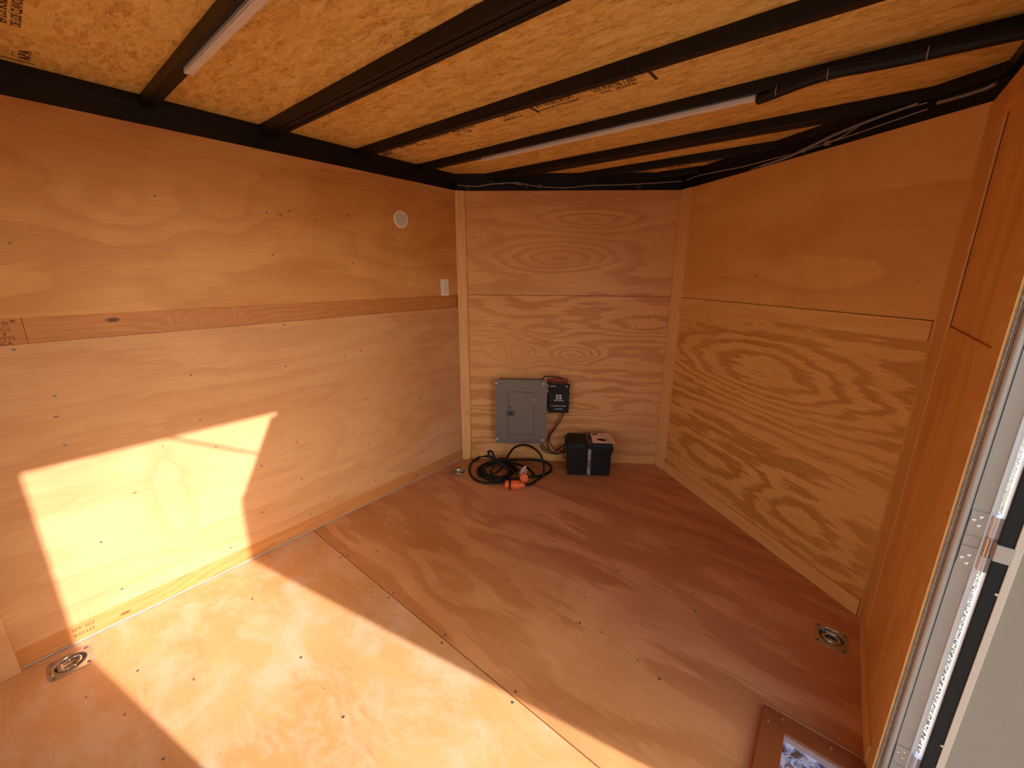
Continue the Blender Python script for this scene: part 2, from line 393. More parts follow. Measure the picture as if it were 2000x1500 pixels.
# ---- floor
floor = MB().prism([(-.05, BACK), (XO, BACK), (XO, 0), (W + .03, .03), (W / 2, D + .07), (-.05, .03)], -.10, -.024).build('floor', M['black'])
struct(floor, 'plywood floor of the trailer laid in sheets', 'floor')
TIES = [(.105, -2.184, .059, 0), (.140, -.200, .059, 0), (2.368, -.212, .057, math.pi)]
def sheet(x0, x1, y0, y1, mat, holes=()):
    mb = MB(); xs = sorted({x0, x1, *[h[0] for h in holes], *[h[1] for h in holes]}); ys = sorted({y0, y1, *[h[2] for h in holes], *[h[3] for h in holes]})
    inside = lambda a, b: not any(h[0] < a < h[1] and h[2] < b < h[3] for h in holes) and x0 < a < x1 and y0 < b < y1
    for i in range(len(xs) - 1):
        for j in range(len(ys) - 1):
            a, b, c, d = xs[i], xs[i + 1], ys[j], ys[j + 1]
            if not inside((a + b) / 2, (c + d) / 2): continue
            mb.add([(a, c, 0), (b, c, 0), (b, d, 0), (a, d, 0)], [(0, 1, 2, 3)])
            e = 1e-4
            for (p, q, mx, my) in (((a, c), (b, c), (a + b) / 2, c - e), ((b, c), (b, d), b + e, (c + d) / 2), ((b, d), (a, d), (a + b) / 2, d + e), ((a, d), (a, c), a - e, (c + d) / 2)):
                if not inside(mx, my): mb.add([(*p, 0), (*q, 0), (*q, -.018), (*p, -.018)], [(0, 3, 2, 1)])
            mb.add([(a, c, -.018), (b, c, -.018), (b, d, -.018), (a, d, -.018)], [(3, 2, 1, 0)])
    return mb.build('plywood_sheet', mat, floor)
hole = lambda t: (t[0] - .046, t[0] + .046, t[1] - .046, t[1] + .046)
SY = -1.219
sheet(.001, W - .001, SY + .0018, -.0022, M['floor_b'], [hole(TIES[1]), hole(TIES[2])])
sheet(.001, W - .001, -2.44, SY - .0016, M['floor_c'], [hole(TIES[0])])
sheet(.001, W - .001, BACK, -2.443, M['floor_b'])
MB().prism([(.004, .0022), (W - .004, .0022), (W / 2, D - .004)], -.018, 0).build('plywood_sheet', M['floor_a'], floor)
for x, y in [(1.511, -1.236), (1.50, -1.201), (1.134, -1.236), (1.129, -1.203), (.77, -1.236), (.763, -1.203), (1.103, -1.631), (.761, -1.622),
             (.35, -1.236), (.36, -1.203), (.30, -1.63), (.35, -2.03), (.78, -2.04), (1.12, -2.05), (1.45, -1.63), (1.13, -.81), (1.52, -.80),
             (.78, -.80), (.36, -.81), (1.88, -.83), (2.05, -1.235), (.36, -.42), (.77, -.40), (1.14, -.42), (1.52, -.41), (1.9, -.42),
             (.5, .02), (.9, .02), (1.3, .02), (1.7, .02), (2.1, .02), (1.88, -1.62)]:
    screw(floor, (x + random.uniform(-.01, .01), y, .0), False, 1.25)

# ---- left wall
wl = MB().box(BACK, .0, T + .006, .07, -.10, ZR).build('wall_left', M['black'], None, F_L)
struct(wl, 'left wall lined with pine plywood panels', 'wall')
def panel(par, name, mat, x0, x1, z0, z1, y0=0.0, y1=T, bevel=.0008): return box(x0, x1, y0, y1, z0, z1).build(name, mat, par, bevel=bevel)
box(-2.44, -.001, 0, T, ZS, ZT + .002).build('plywood_panel', M['left_up'], wl, bevel=.0015)
box(-2.44, -.001, 0, T, .084, ZB).build('plywood_panel', M['left_low'], wl, bevel=.0015)
box(BACK, -2.443, 0, T, ZS, ZT + .002).build('plywood_panel', M['left_up'], wl); box(BACK, -2.443, 0, T, .084, ZB).build('plywood_panel', M['left_low'], wl)
tag(box(-3.6, -2.055, T, T + .006, ZB - .02, ZS + .02).build('recessed_board', M['board_red'], wl), 'reddish board showing between the two plywood panels')
box(-2.0535, -.001, T, T + .006, ZB - .02, ZS + .02).build('recessed_board', M['board_red'], wl)
box(BACK, -.001, T * .55, T + .006, 0.0, .10).build('baseboard', M['board_red'], wl)
box(BACK, -.001, -.009, T, ZT, H).build('top_strip', M['left_up'], wl, bevel=.001)
box(-2.43, -2.302, -.014, 0, 0.0, ZT).build('joint_batten', M['left_low'], wl, bevel=.001)
MB().tube([(BACK, .003, .003), (-.02, .003, .003)], .0034, 6, 0).build('sealant_bead', M['caulk'], wl)
for y, z in [(-2.09, 1.19), (-1.22, 1.19), (-2.03, 1.01), (-1.63, 1.01), (-1.24, .98), (-2.04, .82), (-1.63, .80), (-1.42, .49), (-1.24, .56), (-1.24, .34), (-1.22, .11),
             (-2.0, .15), (-2.02, .39), (-1.61, .12), (-1.62, 1.54), (-1.23, 1.72), (-1.23, 1.53), (-2.03, 1.54), (-1.63, 1.74), (-.82, 1.0), (-.81, .7), (-.82, .4), (-.80, .14),
             (-.42, 1.0), (-.41, .6), (-.42, .2), (-.82, 1.5), (-.82, 1.75), (-.06, .9), (-.06, .5), (-.06, 1.5)]:
    screw(wl, (y, 0, z), True, 1.3)
# stamp burnt into the recessed board
stamp = join(*[text_mb(t, .017, Matrix.Translation((-2.115, T - .0005, z)) @ Matrix.Rotation(math.pi / 2, 4, 'X'), ax='CENTER') for t, z in
               [('SOS 2 D', 1.277), ('C308ICS', 1.259), ('L U 4', 1.242), ('L4 LOTTS', 1.226), ('ACSCA', 1.211)]])
stamp.build('stamp', M['inkb'], wl)
stamp2 = join(text_mb('SPF 203', .020, Matrix.Translation((-2.13, T * .55 - .0005, .055)) @ Matrix.Rotation(math.pi / 2, 4, 'X')),
              text_mb('KD-HT', .020, Matrix.Translation((-2.13, T * .55 - .0005, .030)) @ Matrix.Rotation(math.pi / 2, 4, 'X')))
stamp2.build('stamp', M['inkb'], wl)

# ---- V nose walls
wvl = MB().box(-.03, LV + .03, T + .002, .06, -.10, ZR).build('wall_front_left', M['black'], None, F_VL); struct(wvl, 'slanted front wall behind the grey breaker panel', 'wall')
wvr = MB().box(-.03, LV + .03, T + .002, .06, -.10, ZR).build('wall_front_right', M['black'], None, F_VR); struct(wvr, 'slanted front wall right of the nose corner', 'wall')
for w_, up_, lo_ in ((wvl, 'vl_up', 'vl_low'), (wvr, 'vr_up', 'vr_low')):
    box(.001, LV - .001, 0, T, ZS + .0012, ZT + .002).build('plywood_panel', M[up_], w_, bevel=.0006)
    box(.001, LV - .001, 0, T, .0, ZS - .0012).build('plywood_panel', M[lo_], w_, bevel=.0006)
    box(.001, LV - .001, -.008, T, ZT, H).build('top_strip', M[up_], w_, bevel=.001)
box(.056, LV - .014, -.006, 0, ZB + .01, ZS - .001).build('joint_batten', M['vl_low'], wvl, bevel=.0008)
box(.056, LV - .014, -.008, 0, .0, .066).build('base_batten', M['batten'], wvl, bevel=.0008)
box(.118, LV - .018, -.008, 0, ZB + .01, ZS - .001).build('joint_batten', M['batten'], wvr, bevel=.0008)
box(.118, LV - .016, -.012, 0, .0, .078).build('base_batten', M['batten'], wvr, bevel=.0008)
for w_ in (wvl, wvr):
    for x in (.16, .62, 1.05, 1.42):
        for z in (.35, .70, 1.05, 1.45, 1.75): screw(w_, (x, 0, z + random.uniform(-.02, .02)), True, .7)

# ---- right wall
wr = join(MB().box(-.03, -DY0, T + .002, XO - W, -.10, ZR), MB().box(-DY1, -BACK, T + .002, XO - W, -.10, ZR),
          MB().box(-DY0, -DY1, T + .002, XO - W, DZ, ZR), MB().box(-DY0, -DY1, T + .002, XO - W, -.10, -.02)).build('wall_right', M['black'], None, F_R)
struct(wr, 'right wall holding the open side door', 'wall')
box(.001, .7015, .006, T + .002, ZS, ZT).build('plywood_panel', M['right'], wr, bevel=.001)
box(.001, .7015, .0, T, .0, ZS - .0015).build('plywood_panel', M['right'], wr, bevel=.001)
box(.001, -DY0, -.011, T, ZT, H).build('top_strip', M['right'], wr, bevel=.001)
box(.001, .70, -.007, -.0, 0, .075).build('base_batten', M['batten'], wr, bevel=.0008)
box(.702, -DY0 - .0015, -.003, T, 0, ZT).build('door_casing_board', M['batten'], wr, bevel=.0008)
box(-DY0 - .0016, -DY0 + .0005, .0015, .0095, 0, ZT).build('layered_edge', M['edge'], wr)
box(-DY1 + .012, -BACK, 0, T, 0, H).build('plywood_panel', M['right'], wr)
box(-DY0, -DY1 + .012, 0, T, DZ + .01, H).build('plywood_panel', M['right'], wr)
for z in (.3, .7, 1.1, 1.45, 1.7): screw(wr, (.42, .006 if z > ZS else 0, z), True, .8)

# ---- outer skins closing the box over the roof and the wall tops
roof = join(MB().prism([(-.08, BACK), (XO, BACK), (XO, .0), (W + .05, .04), (W / 2, D + .10), (-.08, .04)], ZO + .013, ZO + .035)).build('ceiling', M['skin'])
struct(roof, 'roof of strand board sheets carried on black steel bows', 'ceiling')
def osb_sheet(poly): return MB().prism(poly, ZO, ZO + .012).build('strand_board_sheet', M['osb'], roof)
osb_sheet([(-.07, BACK), (W + .05, BACK), (W + .05, -2.41), (-.07, -2.41)])
osb_sheet([(-.07, -2.407), (W + .05, -2.407), (W + .05, -1.17), (-.07, -1.17)])
osb_sheet([(-.07, -1.167), (W + .05, -1.167), (W + .05, .038), (-.07, .038)])
osb_sheet([(-.07, .041), (W + .05, .041), (W / 2, D + .09)])
def bow(y0, y1, x0=-.05, x1=W + .04, ribs=()):
    mb = MB().box(x0, x1, y0, y1, ZR, ZO - .0003)
    for r in ribs: mb.box(x0, x1, r - .002, r + .002, ZR - .003, ZR)
    return mb.build('roof_bow', M['black'], roof, bevel=.002)
bow(-2.075, -2.035); bow(-1.612, -1.573); bow(-1.205, -1.134, ribs=(-1.186, -1.155)); bow(-.733, -.692, ribs=(-.730,)); bow(-.322, -.283)
bow(.112, .195, ribs=(.150,)); bow(.478, .515, .62, 1.83); bow(.765, .800, 1.10, 1.36)
for y in (-2.5, -2.9, -3.3, -3.7, -4.1, -4.5): bow(y - .02, y + .02)
# top plates round the perimeter
for mw, x0, x1, y0, y1 in ((F_L, BACK, .05, .017, .075), (F_VL, -.03, LV + .04, .001, .06), (F_VR, -.04, LV + .03, .002, .06), (F_R, -.03, -BACK, .0, .06)):
    MB().box(x0, x1, y0, y1, ZR, ZO).build('top_plate', M['black'], roof, mw, bevel=.002)

# ---- corner battens
def trim(name, poly, label, z1=H, mat='post'):
    o = MB().prism(poly, 0.0, z1).build(name, M[mat], None, None, bevel=.001); return struct(o, label, 'corner trim')
cT, sT = math.cos(TH), math.sin(TH)
def vl(s, off): return (s * cT + off * sT, s * sT - off * cT)
def vr(s, off): return (W / 2 + s * cT - off * sT, D - s * sT - off * cT)
trim('trim_1', [(0, -.03), (.006, -.034), (.018, -.026), vl(.050, .016), vl(.055, .002), vl(.0, .0)], 'pale vertical batten in the left front corner')
trim('trim_2', [vl(LV - .013, .0), vl(LV - .016, .016), vr(.012, .020), vr(.100, .018), vr(.102, .0), vr(0, 0)], 'pale vertical batten in the nose corner')
trim('trim_3', [vr(LV - .014, .0), vr(LV - .013, .008), (W - .010, -.012), (W - .002, -.158), (W + .004, -.160), (W + .006, 0)], 'pale vertical batten in the right front corner', H - .005, 'post_r')

# ---- side door opening: jamb
jm = MB().box(-DY0, -DY0 + .003, .0255, .0605, -.02, DZ).build('trim_4', M['alu'], None, F_R, bevel=.001)
struct(jm, 'aluminium door jamb at the right edge with hinge', 'door jamb')
MB().tube([(-DY0 + .002, .0175, -.01), (-DY0 + .002, .0175, DZ)], .0072, 14, 0).build('jamb_tube', M['alu'], jm, smooth=True)
box(-DY0 - .001, -DY0 + .0035, .0235, .0262, -.01, DZ).build('jamb_seam', M['greydk'], jm)
box(-DY0 - .03, -DY0 + .006, .0540, .0640, -.01, DZ).build('jamb_flange', M['alub'], jm, bevel=.001)
box(-DY0 - .001, -DY0 + .001, .0105, .0125, 0, DZ).build('jamb_gap', M['greydk'], jm)
j2 = join(MB().box(-DY1, -DY1 + .012, .0, XO - W, -.02, DZ), MB().box(-DY0, -DY1, .0, XO - W, DZ, DZ + .010), MB().box(-DY0, -DY1, -.0, XO - W + .02, -.02, -.004)).build('trim_5', M['alu'], None, F_R)
struct(j2, 'aluminium frame round the rest of the door opening', 'door jamb')
def hinge(zc, par):
    z0, z1 = zc - .070, zc + .070
    lf = join(MB().box(-DY0 + .003, -DY0 + .0052, .0270, .056, zc + .008, z1), MB().box(-DY0 + .003, -DY0 + .0052, .0270, .056, z0 + .0, zc - .022),
              MB().box(-DY0 + .003, -DY0 + .0046, .0270, .050, zc - .020, zc + .006)).build('hinge_leaf', M['alu'], par, bevel=.0006)
    for zz in (zc + .045, zc - .055):
        for dx, dz in ((.0335, .0), (.0435, .010), (.0435, -.012)):
            s_ = MB().lathe([(.0042, 0), (.0042, .0014), (.0026, .0020), (.0020, .0008)], 14, Matrix.Translation((-DY0 + .005, dx, zz + dz)) @ Matrix.Rotation(math.pi / 2, 4, 'Y')).build('screw', M['steelb'], lf)
    for a, b, m_ in ((zc + .018, z1, 'alub'), (zc - .030, zc + .016, 'steelb'), (z0, zc - .032, 'alub')):
        MB().lathe([(.0095, a), (.0095, b)], 18, Matrix.Translation((-DY0 + .008, XO - W + .005, 0))).build('hinge_knuckle', M[m_], par, smooth=True)
    box(-DY0 + .010, -DY0 + .0365, XO - W + .008, XO - W + .036, zc - .026, zc + .014).build('hinge_strap', M['alu'], par, bevel=.001)
for zc in (.865, 1.72, .14): hinge(zc, jm)

# ---- open door leaf (stands out at about ninety degrees)
dz0, dz1, dx0, dx1 = .0, 1.902, 2.540, 3.405
F_D = Matrix.Translation((dx0, -.802, 0)) @ Matrix.Rotation(math.radians(-.6), 4, 'Z')
L_ = dx1 - dx0
door = box(.002, L_, .004, .038, dz0, dz1).build('door_1', M['skin'], None, F_D, bevel=.001); struct(door, 'open grey side door at the right edge', 'door')
gk = join(box(0, .024, -.004, .006, dz0, dz1), box(L_ - .024, L_, -.004, .006, dz0, dz1), box(.024, L_ - .024, -.004, .006, dz1 - .024, dz1), box(.024, L_ - .024, -.004, .006, dz0, dz0 + .024))
gk.build('gasket', M['rubber'], door, bevel=.002)
fr = join(box(.024, .037, -.006, .006, dz0 + .024, dz1 - .024), box(L_ - .037, L_ - .024, -.006, .006, dz0 + .024, dz1 - .024), box(.037, L_ - .037, -.006, .006, dz1 - .037, dz1 - .024), box(.037, L_ - .037, -.006, .006, dz0 + .024, dz0 + .037))
fr.build('door_frame', M['door_edge'], door, bevel=.001)
box(.037, L_ - .037, -.001, .005, dz0 + .037, dz1 - .037).build('inner_panel', M['door_grey'], door)
for z in (.30, .76, 1.2, 1.6):
    MB().lathe([(.0035, 0), (.0035, .002)], 10, Matrix.Translation((.022, -.004, z)) @ Matrix.Rotation(math.pi / 2, 4, 'X')).build('rivet', M['steelb'], door)

st_ = MB().tube([F_D.inverted() @ Vector(p) for p in ((2.545, -1.215, 1.925), (2.64, -.81, 1.735))], .006, 8, 0).build('door_stay', M['black'], door)

# ================================================================== THINGS
def pan(loc, hs, rot, label):
    t = empty('recessed_tie_down', Matrix.Translation((loc[0], loc[1], 0)) @ Matrix.Rotation(rot, 4, 'Z')); tag(t, label, 'tie-down', 'tie-down rings set in the floor')
    seg = 48; prof = [(.0, -.0165), (.030, -.0165), (.037, -.012), (.040, -.003), (.0425, .0045), (.0455, .0052), (.049, .0032)]
    v_, f_ = [], []
    for r, z in prof[1:]:
        for i in range(seg):
            a = 2 * math.pi * i / seg; v_.append((r * math.cos(a), r * math.sin(a) * 1.0, z))
    for (sc, z) in ((hs, .0028), (hs, .0)):
        for i in range(seg):
            a = 2 * math.pi * i / seg; c, s_ = math.cos(a), math.sin(a)
            k = (abs(c) ** 7 + abs(s_) ** 7) ** (-1 / 7); v_.append((sc * k * c, sc * k * s_, z))
    nr_ = len(prof) - 1 + 2
    for j in range(nr_ - 1):
        for i in range(seg):
            a, b = j * seg + i, j * seg + (i + 1) % seg; f_.append((a, b, b + seg, a + seg))
    f_.append(tuple(range(seg))[::-1])
    MB().add(v_, f_).build('plate', M['steel'], t, smooth=True)
    pts = [(.027 * math.cos(a), .004 + .024 * math.sin(a), .001 + .004 * math.sin(a)) for a in [math.radians(d) for d in range(-58, 239, 15)]]
    MB().tube(pts + [(-.012, -.024, -.001), (.012, -.024, -.001)], .0042, 10, 3, True).build('ring', M['steelb'], t, smooth=True)
    box(-.019, .019, -.033, -.022, -.012, .0052).build('ring_bracket', M['steel'], t, bevel=.002)
    box(-.024, .024, -.050, -.0455, .002, .006).build('raised_bar', M['steelb'], t, bevel=.0015)
    for sx in (-1, 1):
        for sy in (-1, 1): screw(t, (sx * (hs - .013), sy * (hs - .013), .0028), False, 1.5)
    return t
pan(TIES[0], TIES[0][2], math.radians(0), 'steel tie-down ring half in the sun patch beside the left wall')
pan(TIES[1], TIES[1][2], math.radians(180), 'steel tie-down ring in the far left floor corner beside the black cord')
pan(TIES[2], TIES[2][2], math.radians(180), 'dull steel tie-down ring in the floor beside the right front corner')

# ---- round vent
vt = empty('round_vent', F_L @ Matrix.Translation((-.479, 0, 1.762))); tag(vt, 'small round white louvred vent high on the left wall', 'vent')
RX = Matrix.Rotation(math.pi / 2, 4, 'X')
MB().lathe([(.030, 0), (.052, .0), (.052, .003), (.047, .007), (.040, .007), (.038, .004), (.030, .003)], 40, RX).build('rim', M['white'], vt, smooth=True)
MB().lathe([(.037, .0), (.037, .0015)], 32, RX).build('backing', M['vent'], vt)
for k in range(9):
    z = -.030 + k * .0075; hw = math.sqrt(max(.037 ** 2 - z * z, 0))
    box(-hw, hw, -.0055, -.0015, z - .0014, z + .0014).build('louvre', M['vent'], vt)
for a in (90, 210, 330):
    MB().lathe([(.003, 0), (.003, .0085)], 10, RX @ Matrix.Translation((.0445 * math.cos(math.radians(a)), .0445 * math.sin(math.radians(a)), 0))).build('screw', M['white'], vt)

# ---- wall outlet
ou = empty('wall_outlet', F_L @ Matrix.Translation((-.151, 0, 1.349))); tag(ou, 'white double socket outlet on the left wall near the corner', 'outlet')
box(-.035, .035, -.006, .0, -.057, .057).build('cover_plate', M['white'], ou, bevel=.003)
for z in (.020, -.020):
    rc = MB().lathe([(.0165, 0), (.0165, .0085), (.0150, .0095)], 24, Matrix.Translation((0, 0, z)) @ RX).build('receptacle', M['white'], ou, smooth=True)
    join(box(-.0075, -.0055, -.0100, -.0094, z - .001, z + .008), box(.0055, .0075, -.0100, -.0094, z - .001, z + .008), box(-.002, .002, -.0100, -.0094, z - .011, z - .007)).build('socket_slots', M['greydk'], rc)
screw(ou, (0, -.006, 0), True, .8)

# ---- breaker panel (front left wall)
bp = empty('breaker_panel', F_VL @ Matrix.Translation((.4505, 0, .437))); tag(bp, 'grey steel breaker panel with small hinged door on the slanted front wall', 'breaker panel')
box(-.172, .172, -.088, 0, -.235, .235).build('box', M['grey'], bp, bevel=.002)
cv = join(box(-.193, -.095, -.100, -.088, -.253, .249), box(.100, .193, -.100, -.088, -.253, .249), box(-.095, .100, -.100, -.088, .160, .249), box(-.095, .100, -.100, -.088, -.253, -.183)).build('cover', M['grey'], bp)
box(-.096, .101, -.093, -.088, -.184, .161).build('door_recess', M['grey'], bp)
dr = box(-.0920, .0970, -.1022, -.0925, -.1800, .1570).build('door', M['grey'], bp, bevel=.0015)
lt = box(-.109, -.046, -.1062, -.102, -.030, .008).build('latch', M['greymid'], dr, bevel=.001)
box(-.084, -.062, -.1075, -.1060, -.020, .001).build('latch_slot', M['greydk'], dr)
MB().lathe([(.009, 0), (.009, .0022), (.006, .003)], 20, Matrix.Translation((-.079, -.1022, .038)) @ RX).build('latch_button', M['greymid'], dr, smooth=True)
for z in (.098, -.125): box(.095, .0990, -.1046, -.099, z - .012, z + .012).build('hinge', M['nickel'] if z > 0 else M['grey'], dr, bevel=.0008)
for x, z in ((-.183, .221), (.165, .223), (-.180, -.222), (.166, -.221)):
    MB().lathe([(.0072, 0), (.0072, .0025), (.004, .0045)], 14, Matrix.Translation((x, -.100, z)) @ RX).build('cover_screw', M['nickel'], bp)

# ---- power converter
pc = empty('power_converter', F_VL @ Matrix.Translation((.7325, 0, .541))); tag(pc, 'black power converter reading 55 with red terminals beside the breaker panel', 'power converter')
box(-.076, .076, -.066, -.006, -.112, .100).build('case', M['blackp'], pc, bevel=.003)
box(-.0765, .0765, -.070, -.066, -.114, .114).build('faceplate', M['blackp'], pc, bevel=.001)
for z in (.085, .02, -.06): box(-.088, .088, -.010, 0, z - .006, z + .006).build('mounting_tab', M['blackp'], pc, bevel=.001)
tb = box(-.074, .070, -.050, -.004, .100, .142).build('terminal_block', M['red'], pc, bevel=.002)
for k in range(6): box(-.066 + k * .022, -.052 + k * .022, -.053, -.050, .116, .134).build('terminal', M['greydk'], tb)
for z0, z1, c in ((.080, .106, 'tag'), (.040, .066, 'tag')): box(-.0885, -.0775, -.060, -.056, z0, z1).build('side_label', M[c], pc)
def fp(s, size, x, z, mat='lettering', ax='CENTER', y=-.0705): return text_mb(s, size, Matrix.Translation((x, y, z)) @ RX, bold=size * .02, ax=ax).build('lettering', M[mat], pc)
fp('55', .047, 0, .010); fp('AMP POWER', .0125, 0, -.016); fp('RV CONVERTER CHARGER', .0095, 0, -.059); fp('ULTRA SERIES', .0095, 0, -.083)
fp('RVPWR', .0120, -.045, .094, 'lettering')
MB().lathe([(.0055, 0), (.0055, .0006)], 16, Matrix.Translation((.056, -.0700, .094)) @ RX).build('logo_mark', M['lettering'], pc)
rg = MB()
for sx in (-1, 1):
    for k in range(6):
        z = .036 - k * .011; rg.box(*sorted((sx * .036, sx * (.070 - .004 * (k % 3)))), -.0703, -.0700, z, z + .0012)
rg.build('printed_lines', M['blueprint'], pc)['kind'] = 'stuff'
MB().tube([(.034 * math.cos(a), -.0701, .006 + .034 * math.sin(a)) for a in [2 * math.pi * i / 24 for i in range(24)]], .0008, 5, 1, True).build('printed_ring', M['blueprint'], pc)

def cable(name, pts, off, r, mat, label, cat='cable', mw=F_VL, group=None, ends=None):
    p = [(s, -(o_ if isinstance(off, list) else off), z) for (s, z), o_ in zip(pts, off if isinstance(off, list) else [0] * len(pts))]
    o = MB().tube(p, r, 10, 8).build(name, mat, None, mw, smooth=True); return tag(o, label, cat, group)
cable('cable', [(.603, .672), (.612, .690), (.640, .703), (.690, .704), (.740, .696), (.772, .678), (.786, .658)], [.035, .04, .045, .05, .045, .04, .032], .0038, M['rubber'], 'short black cable arching from breaker panel top to power converter')
cable('cable', [(.760, .430), (.756, .405), (.734, .36), (.705, .292), (.683, .241), (.672, .189), (.689, .147), (.718, .118), (.766, .115), (.800, .140)], [.04, .04, .04, .035, .03, .03, .03, .04, .06, .075], .0042, M['redc'], 'red battery cable hanging from the power converter')
cable('cable', [(.775, .430), (.771, .405), (.742, .346), (.698, .269), (.671, .226), (.659, .174), (.668, .123), (.695, .092), (.727, .084), (.768, .112), (.800, .150)], [.045, .045, .05, .045, .04, .04, .04, .05, .06, .08, .09], .0045, M['rubber'], 'black battery cable hanging beside the red one')
cable('cable', [(.596, .205), (.600, .166), (.622, .118), (.660, .090), (.700, .092), (.736, .127), (.764, .162), (.802, .190)], [.06, .05, .05, .05, .06, .07, .09, .10], .0042, M['rubber'], 'black cable leaving the breaker panel underside, outer of two', group=None)
cable('cable', [(.612, .205), (.617, .166), (.640, .122), (.680, .100), (.720, .086), (.760, .098), (.802, .125)], [.05, .045, .045, .045, .055, .07, .09], .0042, M['rubber'], 'black cable leaving the breaker panel underside, inner of two')

# ---- battery box
F_B = F_VL @ Matrix.Translation((.9595, -.138, 0))
bb = empty('battery_box', F_B); tag(bb, 'black plastic battery box strapped shut on the floor', 'battery box')
def taper(x0, x1, y0, y1, z0, k, z1):
    return MB().add([(x * s_, y * s_, z) for z, s_ in ((z0, k), (z1, 1.0)) for (x, y) in ((x0, y0), (x1, y0), (x1, y1), (x0, y1))],
                    [(3, 2, 1, 0), (4, 5, 6, 7), (0, 1, 5, 4), (1, 2, 6, 5), (2, 3, 7, 6), (3, 0, 4, 7)])
taper(-.160, .160, -.098, .092, .002, .962, .205).build('body', M['blackp'], bb, bevel=.006)
lid = taper(-.170, .170, -.106, .100, .195, 1.0, .236).build('lid', M['blackp'], bb, bevel=.006)
MB().add([(-.166, -.102, .234), (.166, -.102, .234), (.166, .096, .234), (-.166, .096, .234), (-.152, -.086, .260), (.160, -.092, .258), (.158, .088, .258), (-.152, .088, .260)],
         [(4, 5, 6, 7), (0, 1, 5, 4), (1, 2, 6, 5), (2, 3, 7, 6), (3, 0, 4, 7), (3, 2, 1, 0)]).build('lid_crown', M['blackp'], lid, bevel=.004)
taper(-.005, .075, -.03, .03, .256, 1.0, .268).build('lid_boss', M['blackp'], lid, bevel=.003)
st = join(box(-.014, .012, -.1085, -.1065, .012, .245), box(-.014, .012, -.106, .100, .261, .2635)).build('strap', plain('woven grey strap', (.16, .12, .11), .6, 0, .2, 300), bb)
tx = join(*[text_mb(t, .020, Matrix.Translation((-.001, -.1090, z)) @ RX @ Matrix.Rotation(math.pi / 2, 4, 'Z')) for t, z in (('BATTERY', .175), ('SAFE', .045))]); tx.build('strap_print', M['lettering'], st)['kind'] = 'stuff'
box(-.024, .022, -.120, -.106, .225, .262).build('buckle', M['blackp'], bb, bevel=.003)
MB().tube([(.0, -.112, .018), (.010, -.113, .028), (.0, -.112, .040), (-.010, -.113, .028)], .0022, 8, 4, True).build('strap_ring', M['steel'], bb)
box(.120, .150, -.1068, -.100, .130, .195).build('end_clip', M['blackp'], bb, bevel=.002)
MB().tube([(-.168, -.02, .09), (-.180, -.02, .12), (-.178, -.01, .19), (-.150, .0, .255), (-.05, .02, .268)], .0035, 8, 6).build('handle_cord', M['rubber'], bb)
# card lying on the lid
cd_ = empty('instruction_card', F_B @ Matrix.Translation((.085, -.020, .2705)) @ Matrix.Rotation(math.radians(2), 4, 'Z')); tag(cd_, 'pale printed card lying on the battery box lid', 'card')
MB().add([(-.072, -.094, 0), (.094, -.094, -.001), (.076, .092, 0), (-.062, .090, 0), (-.072, -.094, .0012), (.094, -.094, .0002), (.076, .092, .0012), (-.062, .090, .0012)],
         [(3, 2, 1, 0), (4, 5, 6, 7), (0, 1, 5, 4), (1, 2, 6, 5), (2, 3, 7, 6), (3, 0, 4, 7)]).build('sheet', M['paper'], cd_)
bl = MB()
for cx_, cy_, r_ in ((.002, -.035, .020), (-.018, -.030, .014), (.022, -.040, .014), (.012, -.050, .010), (-.004, -.022, .010)): bl.lathe([(r_, .0012), (r_, .0018)], 14, Matrix.Translation((cx_, cy_, 0)))
for cx_, cy_, r_ in ((-.034, .062, .013), (-.022, .068, .012), (-.046, .056, .009)): bl.lathe([(r_, .0012), (r_, .0016)], 12, Matrix.Translation((cx_, cy_, 0)))
bl.box(.01, .045, .055, .060, .0012, .0015)
bl.build('printed_picture', M['ink'], cd_)['kind'] = 'stuff'
pl_ = MB()
for k in range(8): pl_.box(.030, .068, -.075 + k * .014, -.0735 + k * .014, .0003 + .0008, .0015)
pl_.build('printed_lines', M['inkb'], cd_)['kind'] = 'stuff'

# ---- shore power cord coiled on the floor
sc = empty('coiled_power_cable', Matrix.Translation((.4, .05, 0))); tag(sc, 'thick black power cord coiled on the floor with orange plugs', 'power cord')
inv = Matrix.Translation((-.4, -.05, 0))
def cordtube(pts, r=.0085): return MB().tube([inv @ Vector(p) for p in pts], r, 10, 8)
L1 = [(.352, .059, .045), (.204, .091, .033), (.116, .081, .018), (.095, .028, .009), (.119, -.053, .009), (.17, -.12, .009), (.25, -.183, .009), (.332, -.213, .009), (.399, -.205, .009), (.451, -.168, .009), (.498, -.125, .012), (.52, -.10, .028), (.56, -.05, .03), (.60, .02, .02)]
LR = [(.341, -.183, .028), (.27, -.137, .028), (.233, -.057, .026), (.263, .063, .026), (.315, .132, .026), (.384, .206, .026), (.482, .295, .02), (.558, .327, .012), (.616, .313, .009), (.661, .256, .009), (.669, .185, .009), (.64, .111, .009), (.592, .059, .012), (.575, .03, .032)]
LI = [(.625, .099, .009), (.56, .14, .012), (.489, .154, .02), (.38, .132, .026), (.282, .094, .026), (.227, .021, .02), (.221, -.059, .012), (.28, -.134, .009), (.363, -.14, .009), (.436, -.117, .009), (.471, -.051, .009), (.464, .016, .02), (.399, .055, .03), (.316, .04, .036), (.281, -.03, .036), (.289, -.101, .03), (.357, -.16, .026), (.438, -.166, .026), (.487, -.126, .026), (.503, -.054, .026), (.482, .031, .03), (.424, .064, .04), (.348, .056, .045)]
